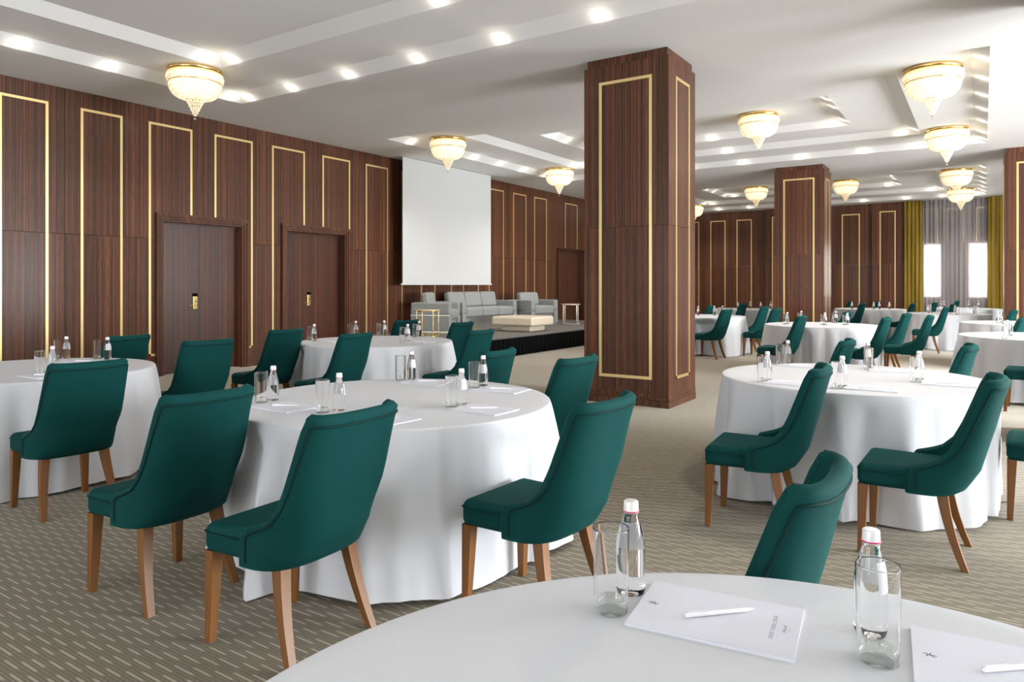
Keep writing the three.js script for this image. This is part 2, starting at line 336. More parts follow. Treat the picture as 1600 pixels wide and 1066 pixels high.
{
  const wall = struct('wall_right', null, null, 'plain plaster wall with a row of tall windows', 'wall');
  const edges = [ZF + 0.3]; for (const [z, w] of eastWindows) edges.push(z + w / 2, z - w / 2); edges.push(ZB - 0.4);
  const list = [boxAt(WALL_EAST, WALL_EAST + 0.3, 0, 0.22, ZB - 0.4, ZF + 0.3), boxAt(WALL_EAST, WALL_EAST + 0.3, 3.15, C + 0.05, ZB - 0.4, ZF + 0.3)];
  for (let i = 0; i < edges.length; i += 2) list.push(boxAt(WALL_EAST, WALL_EAST + 0.3, 0.22, 3.15, edges[i + 1], edges[i]));
  part('wall_face', merge(list), M.plaster, wall);
  eastWindows.forEach(([z, ww], i) => {
    const q = ww / 2;
    const w = struct(`window_${i + 3}`, null, null, ['narrow tall window of the plaster wall level with the notepad table', 'tall window of the plaster wall level with the big column', 'tall window of the plaster wall halfway along the room', 'tall window of the plaster wall level with the second column'][i], 'window');
    part('window_frame', merge([boxAt(WALL_EAST + 0.18, WALL_EAST + 0.26, 0.22, 3.15, z - 0.03, z + 0.03), boxAt(WALL_EAST + 0.18, WALL_EAST + 0.26, 0.22, 0.29, z - q, z + q), boxAt(WALL_EAST + 0.18, WALL_EAST + 0.26, 3.08, 3.15, z - q, z + q)]), M.frameWhite, w);
    part('pane', boxAt(WALL_EAST + 0.22, WALL_EAST + 0.226, 0.29, 3.08, z - q, z + q), M.pane, w);
  });
  const parts = [boxAt(XW - 0.4, WALL_EAST + 0.3, 0, 0.6, ZF, ZF + 0.3), boxAt(XW - 0.4, WALL_EAST + 0.3, 3.1, C + 0.05, ZF, ZF + 0.3)], xs = [XW - 0.4]; for (const x of southWindows) xs.push(x - 1.25, x + 1.25); xs.push(WALL_EAST + 0.3);
  for (let i = 0; i < xs.length; i += 2) parts.push(boxAt(xs[i], xs[i + 1], 0.6, 3.1, ZF, ZF + 0.3));
  struct('wall_front', merge(parts), M.plaster, 'plain plaster wall facing the back wall', 'wall');
  southWindows.forEach((x, i) => {
    const w = struct(`window_${i + 20}`, null, null, i ? 'wide window in the plaster wall that faces the back wall, beside the plain corner' : 'wide window in the plaster wall that faces the back wall, beside the panelling', 'window');
    part('window_frame', merge([boxAt(x - 1.25, x + 1.25, 0.6, 0.67, ZF + 0.15, ZF + 0.22), boxAt(x - 1.25, x + 1.25, 3.03, 3.1, ZF + 0.15, ZF + 0.22), boxAt(x - 0.03, x + 0.03, 0.67, 3.03, ZF + 0.15, ZF + 0.22)]), M.frameWhite, w);
    part('pane', boxAt(x - 1.25, x + 1.25, 0.67, 3.03, ZF + 0.18, ZF + 0.186), M.pane, w);
  });
}

// columns ------------------------------------------------------------------
function column(n, x0, z1, label) {
  const W = 1.07, D = 0.88, x1 = x0 + W, z0 = z1 - D;
  const c = struct(n ? `column_${String(n).padStart(3, '0')}` : 'column', null, null, label, 'column');
  const e = 0.002, core = boxAt(x0 + 0.03, x1 - 0.03, 0, C, z0 + 0.03, z1 - 0.03, ...nextShift());
  part('crown', core, M.wood, c);
  for (const [ya, yb] of [[0.10, 2.08], [2.08, 4.0]]) {
    part('panel', boxAt(x0, x1, ya + e, yb - e, z1 - 0.028, z1, ...nextShift()), M.wood, c);
    part('panel', boxAt(x0, x1, ya + e, yb - e, z0, z0 + 0.028, ...nextShift()), M.wood, c);
    part('panel', boxAt(x0, x0 + 0.028, ya + e, yb - e, z0 + 0.0281, z1 - 0.0281, ...nextShift()), M.wood, c);
    part('panel', boxAt(x1 - 0.028, x1, ya + e, yb - e, z0 + 0.0281, z1 - 0.0281, ...nextShift()), M.wood, c);
  }
  const ring = (y0, y1, t) => boxAt(x0 - t, x1 + t, y0, y1, z0 - t, z1 + t, ...nextShift());
  part('base_moulding', merge([ring(0, 0.075, 0.008), ring(0.078, 0.11, 0.005), ring(0.113, 0.145, 0.003)]), M.wood, c);
  inlayFrameZ(c, z1, x0 + 0.2, x1 - 0.2, 0.31, 3.81);
  inlayFrameX(c, x1, z1 - 0.22, z0 + 0.2, 0.31, 3.81);
  inlayFrameX(c, x0 - 0.004, z1 - 0.22, z0 + 0.2, 0.31, 3.81);
}
column(0, -4.028, -7.644, 'large square wood-clad column with gold inlay next to the stage');
column(1, -4.03, -17.02, 'square wood-clad column before the dark back wall');
column(2, 0.338, -17.06, 'square wood-clad column next to the bright windows');
column(3, 0.36, -7.644, 'square wood-clad column by the window wall');

// curtains -----------------------------------------------------------------
function drape(name, label, category, x0, x1, z, amp, waves, m, y0 = 0.02, y1 = C - 0.01, th = 0.012) {
  const f = (side) => (u, v) => {
    const k = u * waves * Math.PI * 2, a = amp * (0.75 + 0.25 * Math.cos(v * 5 + u * 9));
    return [x0 + (x1 - x0) * u + 0.012 * Math.sin(k * 0.5 + v * 2), y0 + (y1 - y0) * v, z + a * Math.sin(k + 0.5 * Math.sin(u * 17)) + side * th];
  };
  const n = Math.round(waves * 12);
  const list = th > 0.005 ? [grid(n, 12, f(0.5)), grid(n, 12, f(-0.5))] : [grid(n, 12, f(0))];
  const o = shade(new THREE.Mesh(list.length > 1 ? merge(list) : list[0], m)); o.name = numbered(name); scene.add(o); tag(o, label, category);
  return o;
}
drape('curtain', 'mustard velvet curtain beside the dark pilaster', 'curtain', -2.15, -1.60, ZB + 0.26, 0.045, 5, M.mustard);
drape('curtain', 'mustard velvet curtain beside the third column', 'curtain', 0.10, 0.75, ZB + 0.26, 0.045, 6, M.mustard);
drape('curtain', 'wide mustard velvet curtain beyond the third column', 'curtain', 2.0, 5.4, ZB + 0.26, 0.05, 30, M.mustard);
drape('sheer_curtain', 'grey sheer curtain hung across the two narrow windows', 'curtain', -1.66, 0.16, ZB + 0.15, 0.03, 16, M.sheer, 0.02, C - 0.01, 0);

// stage --------------------------------------------------------------------
const SX = -7.67, SZ0 = -10.2, SZ1 = -18.0, SH = 0.385;
{
  const s = thing('stage_platform', 'low stage platform with grey top and black pleated skirt', 'stage');
  part('stage_top', boxAt(XW + 0.025, SX, SH - 0.05, SH, SZ1, SZ0), M.stageTop, s);
  part('deck_frame', boxAt(XW + 0.06, SX - 0.06, 0, SH - 0.05, SZ1 + 0.06, SZ0 - 0.06), M.black, s);
  const pl = (L, n) => (u, v) => [u * L, 0.004 + (SH - 0.03) * v, 0.006 + 0.02 * (0.35 + 0.65 * (1 - v)) * (1 + Math.sin(u * n * Math.PI * 2 + 1.3 * Math.sin(u * 31)))];
  const LZ = SZ0 - SZ1, a = grid(440, 4, pl(LZ, 55)); a.rotateY(Math.PI / 2); a.translate(SX, 0, SZ0);
  const LX = SX - XW - 0.03, b = grid(170, 4, pl(LX, 20)); b.translate(XW + 0.03, 0, SZ0);
  part('skirt', a, M.black, s, 'black pleated skirt'); part('skirt', b, M.black, s, 'black pleated skirt');
}
// projection screen
{
  const s = thing('projection_screen', 'white projection screen hanging from the ceiling over the stage', 'screen', [-10.15, 0, 0]);
  part('fabric', boxAt(-0.002, 0.002, 1.43, C - 0.01, -14.33, -11.13), M.screen, s);
  part('bottom_bar', boxAt(-0.012, 0.012, 1.395, 1.43, -14.36, -11.08), M.screen, s);
}

// sofas: local +x is the front, +z one side
function sofaThing(name, label, width, seats, pos, turn, pillow) {
  const o = thing(name, label, name === 'sofa' ? 'sofa' : 'armchair', pos, turn), d = 0.86, aw = 0.15, hw = width / 2, iw = (width - 2 * aw - 0.006) / seats;
  part('body', merge([rbox(d - 0.06, 0.24, width - 2 * aw + 0.01, 0.02, -0.03, 0.16, 0), rbox(0.18, 0.62, width - 2 * aw + 0.01, 0.04, -d / 2 + 0.09, 0.33, 0)]), M.greyVelvet, o);
  for (const s of [-1, 1]) {
    const arm = part('arm', merge([rbox(d, 0.26, aw, 0.03, 0, 0.505, s * (hw - aw / 2)), rbox(d, 0.33, aw, 0.02, 0, 0.20, s * (hw - aw / 2))]), M.greyVelvet, o);
    part('metal_band', boxAt(-d / 2 - 0.002, d / 2 + 0.002, 0.364, 0.378, s > 0 ? hw - aw - 0.002 : -hw - 0.002, s > 0 ? hw + 0.002 : -hw + aw + 0.002), M.paleMetal, arm, 'pale gold band');
  }
  part('plinth', boxAt(-d / 2 + 0.02, d / 2 - 0.02, 0, 0.04, -hw + 0.02, hw - 0.02), M.paleMetal, o);
  for (let k = 0; k < seats; k++) {
    const z = -hw + aw + 0.003 + iw * (k + 0.5);
    part('seat_cushion', rbox(d - 0.16, 0.21, iw - 0.006, 0.05, 0.085, 0.385, z, 4), M.greyVelvet, o);
    const c = rbox(0.17, pillow, iw - 0.015, 0.06, 0, 0, 0, 4); c.rotateZ(0.2); c.translate(-d / 2 + 0.27, 0.49 + pillow / 2 - 0.01, z);
    part('back_cushion', c, M.greyVelvet, o);
  }
  return o;
}
sofaThing('sofa', 'grey velvet three-seat sofa with loose back cushions on the stage', 2.2, 3, [-10.03, SH, -13.58], 0, 0.37);
sofaThing('armchair', 'grey velvet armchair on the stage, nearest the double door', 0.84, 1, [-9.85, SH, -11.86], THREE.MathUtils.degToRad(22), 0.37);
sofaThing('armchair', 'grey velvet armchair on the stage, nearest the big column', 1.02, 1, [-9.58, SH, -15.36], THREE.MathUtils.degToRad(-10), 0.34);
{
  const t = thing('coffee_table', 'cream stepped block coffee table before the grey sofa', 'coffee table', [-8.48, SH, -13.2]);
  part('table_base', rbox(0.78, 0.13, 0.62, 0.04, 0, 0.065, 0), M.cream, t);
  part('table_top', rbox(1.06, 0.20, 0.92, 0.05, 0, 0.225, 0), M.cream, t);
}
function sideTable(label, pos, m, w = 0.42) {
  const t = thing('side_table', label, 'side table', pos), h = 0.52, r = w / 2;
  part('table_top', merge([new THREE.CylinderGeometry(r, r, 0.022, 32).translate(0, h - 0.011, 0)]), M.cream, t);
  part('rim', new THREE.TorusGeometry(r, 0.011, 8, 32).rotateX(Math.PI / 2).translate(0, h - 0.014, 0), m, t);
  for (let k = 0; k < 4; k++) { const a = k * Math.PI / 2 + 0.4; part('leg', new THREE.CylinderGeometry(0.011, 0.011, h - 0.02, 8).translate(Math.cos(a) * (r - 0.01), (h - 0.02) / 2, Math.sin(a) * (r - 0.01)), m, t); }
  part('base_ring', new THREE.TorusGeometry(r - 0.01, 0.01, 8, 32).rotateX(Math.PI / 2).translate(0, 0.01, 0), m, t);
}
sideTable('round side table with brass legs next to the near stage armchair', [-9.12, SH, -10.72], M.brass, 0.5);
sideTable('round side table with pale metal legs beside the door on the stage', [-8.85, SH, -16.05], M.paleMetal, 0.5);

// ------------------------------------------------------------------ chandeliers
function makeChandelier(label, pos, group) {
  const o = thing('chandelier', label, 'chandelier', pos, 0, group), R = 0.40; o.scale.set(0.84, 0.96, 0.84);
  part('gold_ring', lathe([[0.05, -0.002], [R - 0.02, -0.002], [R, -0.008], [R + 0.008, -0.03], [R, -0.055], [R - 0.03, -0.06], [0.05, -0.06]], 48), M.brass, o);
  const bead = new THREE.OctahedronGeometry(1, 0);
  const cluster = (rows) => {
    const list = [];
    for (const [r, y, n, s, sy] of rows) for (let k = 0; k < n; k++) {
      const a = (k + 0.5 * (Math.round(y * 1000) % 2)) / n * Math.PI * 2, g = bead.clone();
      g.scale(s, sy ?? s, s); g.rotateY(-a); g.translate(Math.cos(a) * r, y, Math.sin(a) * r); list.push(g);
    }
    return merge(list);
  };
  // upper band of hanging prisms, then the bowl of bead strings: bright and dull crystals in turn
  const band = [], bandDull = []; for (let k = 0; k < 3; k++) (k === 1 ? band : bandDull).push([R - 0.006 + 0.012 * Math.sin(k * 1.5), -0.082 - 0.038 * k, 56, 0.0165, 0.024]);
  part('crystal_band', cluster(band), M.crystal, o); part('crystal_band', cluster(bandDull), M.crystalDim, o);
  part('lower_ring', new THREE.TorusGeometry(R - 0.02, 0.008, 8, 48).rotateX(Math.PI / 2).translate(0, -0.185, 0), M.brass, o);
  const bowl = [], bowlDull = [];
  for (let k = 0; k < 10; k++) { const t = k / 9, r = 0.375 * Math.pow(Math.cos(t * 1.22), 0.8), y = -0.205 - 0.195 * Math.sin(t * 1.45); (k % 2 ? bowl : bowlDull).push([r, y, Math.max(20, Math.round(r * 135)), 0.0145, 0.017]); }
  part('crystal_bowl', cluster(bowl), M.crystal, o); part('crystal_bowl', cluster(bowlDull), M.crystalDim, o);
  part('glow_bowl_lamp', lathe([[0.345, -0.07], [0.34, -0.16], [0.335, -0.22], [0.30, -0.29], [0.24, -0.345], [0.13, -0.375], [0.001, -0.38]], 32), M.glowBowl, o);
  part('drop_ring', new THREE.TorusGeometry(0.115, 0.006, 8, 32).rotateX(Math.PI / 2).translate(0, -0.415, 0), M.brass, o);
  const drop = [];
  for (let k = 0; k < 9; k++) { const t = k / 8, r = 0.118 - 0.1 * t + (k % 2) * 0.006; drop.push([r, -0.425 - 0.19 * t, Math.max(6, Math.round(r * 190)), 0.0125, 0.016]); }
  part('crystal_drop', cluster(drop), M.crystalDim, o);
  part('finial_ball', new THREE.SphereGeometry(0.02, 14, 10).translate(0, -0.66, 0), M.clearBall, o);
  return o;
}
const lampSpots = [];
for (const [k, zs] of [[0, [-5.42]], [1, [-10.66, -14.95]], [2, [-20.37, -24.5]]]) {
  for (const z of zs) for (const x of [-8.56, -0.55]) lampSpots.push([x, C + 0.1, z, k, 'side']);
  if (k) for (const x of [-5.83, -3.31]) lampSpots.push([x, C + 0.3, [-3.32, -12.85, -22.35][k], k, 'mid']);
}
{
  const L = ['crystal bowl chandelier above the double door farthest from the stage', 'crystal bowl chandelier above the table past the big column, window wall side',
    'crystal bowl chandelier hanging in front of the projection screen', 'crystal bowl chandelier on the outer step near the window wall, before the lamp row',
    'crystal bowl chandelier above the stage door', 'crystal bowl chandelier at the far end of the row of six lamps', 'crystal bowl chandelier at the tray centre behind the big column', 'crystal bowl chandelier at the tray centre between big column and second column',
    'crystal bowl chandelier beyond the stage, hidden by the big column', 'crystal bowl chandelier before the third column', 'crystal bowl chandelier in the back corner, peeking out behind the big column', 'crystal bowl chandelier in front of the sheer curtain',
    'crystal bowl chandelier at the last tray centre, before the second column', 'crystal bowl chandelier at the last tray centre, just past the second column'];
  let proto, li = 0;
  for (const [x, y, z, k, w] of lampSpots) {
    const label = L[li++], group = 'crystal bowl chandeliers';
    if (!proto) proto = makeChandelier(label, [x, y, z], group); else copyOf(proto, 'chandelier', label, group, [x, y, z]);
    const l = new THREE.SpotLight(new THREE.Color(1.0, 0.93, 0.83), 8.5, 0, 1.45, 0.6, 2); l.position.set(x, y - 0.68, z); l.target.position.set(x, 0, z); scene.add(l.target); l.shadow.radius = 6; l.castShadow = true; l.name = 'chandelier_light'; scene.add(l);
  }
}
// ------------------------------------------------------------------ downlights in the sloped rims
{
  const tilt = Math.atan2(0.1, 0.2);
  const ringG = new THREE.TorusGeometry(0.042, 0.006, 8, 20).rotateX(Math.PI / 2), lensG = new THREE.SphereGeometry(0.038, 16, 8, 0, Math.PI * 2, Math.PI / 2, Math.PI / 2).scale(1, 0.35, 1);
  const put = (x, y, z, nx, nz, label, group) => {
    const o = thing('downlight', label, 'downlight', [x, y, z], 0, group);
    const nrm = V3(nx * Math.sin(tilt), -Math.cos(tilt), nz * Math.sin(tilt)), q = new THREE.Quaternion().setFromUnitVectors(V3(0, -1, 0), nrm);
    for (const [n, g, m] of [['trim_ring', ringG, M.trimRing], ['lamp_lens', lensG, M.lens]]) { const p = part(n, g, m, o); p.quaternion.copy(q); }
    const l = new THREE.PointLight(new THREE.Color(1.0, 0.92, 0.78), 0.05, 0, 2); l.position.set(x + nrm.x * 0.07, y + nrm.y * 0.07, z + nrm.z * 0.07); l.castShadow = true; l.name = 'downlight_glow'; scene.add(l);
  };
  TRAYS.forEach((t, k) => t.forEach((r, s) => {
    const y = C + 0.1 * s + 0.035, e = 0.07, label = [`small recessed downlight in the outer sloped rim of the ceiling tray`, `small recessed downlight in the middle sloped rim of the ceiling tray`, `small recessed downlight in the inner sloped rim of the ceiling tray`][s] + [' above the notepad table', ' beyond the big column', ' before the back wall'][k];
    const group = `downlights of tray ${k + 1} step ${s + 1}`;
    const zs = s === 0 ? [0.6, 1.6, 2.6, 3.58, 4.56, 5.57].map((q) => r.z1 - q) : s === 1 ? [] : [r.z1 - 0.35, r.z1 - 0.95];
    const xs = s === 0 ? [-8.0, -6.88, -5.71, -4.48, -3.25, -2.05, -1.05] : [-4.53];
    const corner = s === 0 ? 0.16 : 0.2;
    const vis = k > 0;
    for (const z of [...zs, r.z0 + corner + 0.12]) { put(r.x0 + e, y, z, 1, 0, label, group); if (vis) put(r.x1 - e, y, z, -1, 0, label, group); }
    for (const x of [...xs, r.x0 + corner + 0.12, ...(vis ? [r.x1 - corner - 0.12] : [])]) put(x, y, r.z0 + e, 0, 1, label, group);
  }));
}

// ------------------------------------------------------------------ chairs: local -x is forward
function makeChair(label, group, pos, turn) {
  const o = thing('velvet_chair', label, 'chair', pos, turn, group);
  // seat
  const seat = rbox(0.44, 0.115, 0.455, 0.035, -0.02, 0.4125, 0, 4), sp = seat.attributes.position;
  for (let i = 0; i < sp.count; i++) { const x = sp.getX(i), z = sp.getZ(i), y = sp.getY(i); const taper = 1.02 - 0.13 * Math.max(0, (x + 0.02) / 0.22); if (y > 0.44) sp.setY(i, y + 0.012 * (1 - (z / 0.24) ** 2) * (1 - ((x - 0.01) / 0.26) ** 2)); sp.setZ(i, z * taper); }
  seat.computeVertexNormals();
  part('seat', seat, M.velvet, o);
  { const q = []; for (const [x, z] of [[0.02, 0.229], [-0.10, 0.231], [-0.205, 0.231], [-0.232, 0.226], [-0.239, 0.20], [-0.240, 0.1], [-0.240, 0], [-0.240, -0.1], [-0.239, -0.20], [-0.232, -0.226], [-0.205, -0.231], [-0.10, -0.231], [0.02, -0.229]]) q.push(V3(x, 0.4385, z)); part('seat_piping', new THREE.TubeGeometry(new THREE.CatmullRomCurve3(q), 60, 0.0035, 6), M.piping, o); }
  // wrap-around back: rear profile and wing edge; forward is -x, so x = -s
  const W = [[0, 0.0, 0.352], [0.16, 0.004, 0.455], [0.22, -0.012, 0.478], [0.3, -0.06, 0.492], [0.4, -0.13, 0.517], [0.5, -0.185, 0.572], [0.62, -0.225, 0.655], [0.78, -0.268, 0.772], [0.9, -0.304, 0.872], [1, -0.332, 0.925]];
  const R = [[0, -0.205, 0.352], [0.05, -0.245, 0.375], [0.18, -0.303, 0.47], [0.4, -0.338, 0.60], [0.6, -0.366, 0.70], [0.8, -0.394, 0.815], [1, -0.424, 0.922]];
  const half = (t) => 0.246 - 0.004 * t - 0.018 * t * t;
  const outer = (u, t, off = 0) => {                           // u -1..1
    const w = lerpTable(W, t), r = lerpTable(R, t), a = u * Math.PI / 2, n = 2 / (3.0 - 0.4 * t);
    const c = Math.pow(Math.max(0, Math.cos(a)), n), s = Math.sign(u) * Math.pow(Math.abs(Math.sin(a)), n);
    return V3(-(w[0] + (r[0] + off - w[0]) * c), w[1] + (r[1] - w[1]) * c, (half(t) - off) * s);
  };
  const NU = 40, NV = 22, TH = 0.052;
  const wrap = (uu, vv) => {                                    // a closed tube-like section: outer, lip, inner
    const u = -1 + 2 * uu;
    // vv: 0..0.46 outer from the bottom up, 0.46..0.54 top lip, 0.54..1 inner down
    if (vv <= 0.46) { const p = outer(u, vv / 0.46); return [p.x, p.y, p.z]; }
    if (vv < 0.54) { const k = (vv - 0.46) / 0.08, p = outer(u, 1), q = outer(u, 1, TH), b = Math.sin(k * Math.PI); return [p.x + (q.x - p.x) * k, p.y + (q.y - p.y) * k + 0.018 * b, p.z + (q.z - p.z) * k]; }
    const q = outer(u, 1 - (vv - 0.54) / 0.46 * 0.97, TH); return [q.x, q.y, q.z];
  };
  const shell = grid(NU, NV * 2 + 4, wrap);
  // side lips: half-round edge strips along both wings
  const lips = [-1, 1].map((s) => grid(6, NV, (k, v) => { const p = outer(s, v), q = outer(s, v, TH), b = Math.sin(k * Math.PI); return [p.x + (q.x - p.x) * k - 0.018 * b * (1 - 0.3 * v), p.y + (q.y - p.y) * k + 0.008 * b * (v > 0.15 ? 1 : 0), p.z + (q.z - p.z) * k]; }));
  const base = new THREE.Shape(); { const N = 24; for (let i = 0; i <= N; i++) { const p = outer(-1 + 2 * i / N, 0); if (i) base.lineTo(p.x, p.z); else base.moveTo(p.x, p.z); } }
  const under = new THREE.ShapeGeometry(base); under.rotateX(Math.PI / 2); under.translate(0, 0.3525, 0);
  const knobs = [-1, 1].map((s) => { const p = outer(s, 1), q = outer(s, 1, TH); return new THREE.SphereGeometry(0.0262, 14, 10).scale(0.68, 0.62, 1).translate((p.x + q.x) / 2 + 0.002, (p.y + q.y) / 2 - 0.003, (p.z + q.z) / 2); });
  part('backrest', merge([shell, ...lips, ...knobs, under]), M.velvet, o);
  // piping that follows the edge of the outer panel
  const near = (t, d) => { let u = 1; const edge = outer(1, t); while (u > 0.3 && outer(u, t).distanceTo(edge) < d) u -= 0.004; return u; };
  const path = [];
  for (let i = 0; i <= 20; i++) { const t = 0.03 + 0.915 * i / 20; path.push(outer(-near(t, 0.034), t)); }
  const ue = near(0.955, 0.04); for (let i = 1; i < 16; i++) path.push(outer(-ue + 2 * ue * i / 16, 0.955));
  for (let i = 20; i >= 0; i--) { const t = 0.03 + 0.915 * i / 20; path.push(outer(near(t, 0.034), t)); }
  part('piping', new THREE.TubeGeometry(new THREE.CatmullRomCurve3(path), 110, 0.0062, 6), M.piping, o);
  const legs = (x0, x1, zs, bend, z0) => { const g = grid(4, 8, (u, v) => {
    const w = 0.0245 - 0.0095 * v, k = Math.round(u * 4) % 4, sx = [-1, 1, 1, -1][k], sz = [-1, -1, 1, 1][k];
    return [x0 + (x1 - x0) * v + bend * v * v + sx * w, 0.362 * (1 - v), zs * (z0 + (0.208 - z0) * v) + sz * w];
  }); const f = g.toNonIndexed(); f.computeVertexNormals(); const cap = new THREE.PlaneGeometry(0.03, 0.03).rotateX(Math.PI / 2).translate(x1 + bend, 0.0005, zs * 0.208); return merge([f, cap]); };
  for (const s of [-1, 1]) { part('leg', legs(-0.212, -0.222, s, 0, 0.198), M.legWood, o); part('leg', legs(0.14, 0.188, s, 0.052, 0.168), M.legWood, o); }
  return o;
}
const TBL = {
  T1: [-6.02, -2.45, 'round table across from the double door farthest from the stage'],
  T2: [-2.74, -2.96, 'round table before the big column with its six chairs'],
  T3: [-5.76, -5.88, 'round table beside the stage corner'],
  T4: [-0.77, -5.42, 'round table past the bright face of the big column'],
  T5: [-0.115, -0.795, 'round table with the printed notepads'],
  T6: [-2.16, -12.23, 'round table before the second column'],
  T7: [-4.82, -14.3, 'round table behind the big column'],
  T8: [-5.31, -18.9, 'round table by the back wall, behind the second column'],
  T9: [-2.52, -21.0, 'round table by the back wall, beside the mustard curtain'],
  T10: [-0.70, -18.5, 'round table in front of the mustard curtain'],
  T11: [-0.44, -22.7, 'round table under the bright windows'],
  T12: [0.51, -14.6, 'round table before the third column'],
  T13: [0.58, -10.95, 'round table by the window wall with the dark-shaded chair'],
};
const rad = THREE.MathUtils.degToRad;
const chairs = [
  ['T1', -4.85, -2.18, -3, 'its back to the notepad table'], ['T1', -6.86, -3.40, 13, 'closest to the door casing'], ['T1', -5.77, -3.51, -5, 'between table and door'],
  ['T2', -3.16, -1.89, 1, 'side to the table'], ['T2', -2.33, -1.92, 2, 'closest to the notepad table'], ['T2', -1.68, -2.67, -3, 'back towards the window wall'], ['T2', -2.54, -3.95, -2, 'closest to the column'], ['T2', -3.22, -4.12, 5, 'half hidden behind the tabletop'],
  ['T3', -4.65, -5.85, 4, 'back towards the column'], ['T3', -5.72, -6.85, 5, 'before the stage armchair'], ['T3', -6.63, -6.98, 0, 'before the stage side table'], ['T3', -5.36, -4.87, 6, 'seat pointing at the second door'], ['T3', -6.35, -4.88, 4, 'nearest the first door'],
  ['T4', -0.32, -4.34, -1, 'facing the column, out from the cloth'], ['T4', -1.13, -4.29, 5, 'nearer the column'], ['T4', -0.48, -6.42, -2, 'beyond the tabletop'], ['T4', -1.31, -6.5, 2, 'beyond the tabletop next to the column'], ['T4', 0.31, -5.36, -2, 'back to the window wall'],
  ['T5', -0.70, -1.92, 0, 'pushed up to the notepad side'],
  ['T6', -2.51, -11.34, 0, 'seat under the cloth edge'], ['T6', -1.61, -11.39, -1, 'pair with a turned back'], ['T6', -1.56, -12.91, -2, 'beyond the pair'], ['T6', -1.15, -12.3, 2, 'back to the window wall'], ['T6', -2.3, -13.35, 0, 'between table and second column'],
  ['T7', -4.48, -13.6, -4, 'nearest the big column'], ['T7', -3.84, -14.34, -5, 'back to the second column'], ['T7', -4.2, -15.3, 0, 'on the back wall side'], ['T7', -5.41, -15.6, 6, 'on the stage side'],
  ['T8', -5.29, -17.88, -1, 'before the table'], ['T8', -4.99, -19.9, -2, 'beyond the table'],
  ['T9', -1.8, -19.95, 0, 'nearest the mustard curtain'], ['T9', -1.62, -21.3, 8, 'beside the mustard curtain'], ['T9', -2.89, -19.9, -2, 'before the table'], ['T9', -3.5, -22.1, 1, 'next to the gold frame'], ['T9', -2.8, -22.2, 3, 'beyond the bottles'],
  ['T10', -1.0, -16.95, 3, 'before the cloth'], ['T10', -0.95, -19.75, -4, 'beyond the tabletop'], ['T10', 0.25, -18.9, 0, 'in shade next to the third column'],
  ['T11', -0.96, -23.75, -1, 'before the window'], ['T11', 0.15, -21.7, -4, 'next to the third column'],
  ['T12', 0.1, -15.75, -5, 'before the third column'], 
  ['T13', 0.1, -12.2, -7, 'beyond the tabletop'], ['T13', 0.44, -9.75, -5, 'dark seat in shade'],
];
const seatsAt = {};
{
  let proto;
  for (const [t, xx, zz, th, what] of chairs) {
    let x = xx, z = zz;                                         // keep the seat edge clear of the cloth
    { const [tx, tz] = TBL[t], nx = Math.max(x - 0.25, Math.min(tx, x + 0.26)), nz = Math.max(z - 0.25, Math.min(tz, z + 0.25)), d = Math.hypot(nx - tx, nz - tz), m = Math.min(z < -8 ? 0.26 : z < -3.5 ? 0.1 : 0.04, Math.max(0, 0.88 - d)), q = Math.hypot(x - tx, z - tz); x += (x - tx) / q * m; z += (z - tz) / q * m; }
    const short = `green velvet chair, ${what}, at ${({ T1: 'the table by the first door', T2: 'the table before the column', T3: 'the table beside the stage', T4: 'the table past the column', T5: 'the notepad table', T6: 'the table before the second column', T7: 'the table behind the column', T8: 'the table near the back wall', T9: 'the table near the curtain', T10: 'the table before the curtain', T11: 'the table under the windows', T12: 'the table before the third column', T13: 'the table by the window wall' })[t]}`;
    (seatsAt[t] ??= []).push([x, z, rad(th)]);
    const group = `green chairs of the ${TBL[t][2]}`;
    if (!proto) proto = makeChair(short, group, [x, 0, z], rad(th)); else copyOf(proto, 'velvet_chair', short, group, [x, 0, z], rad(th));
  }
}

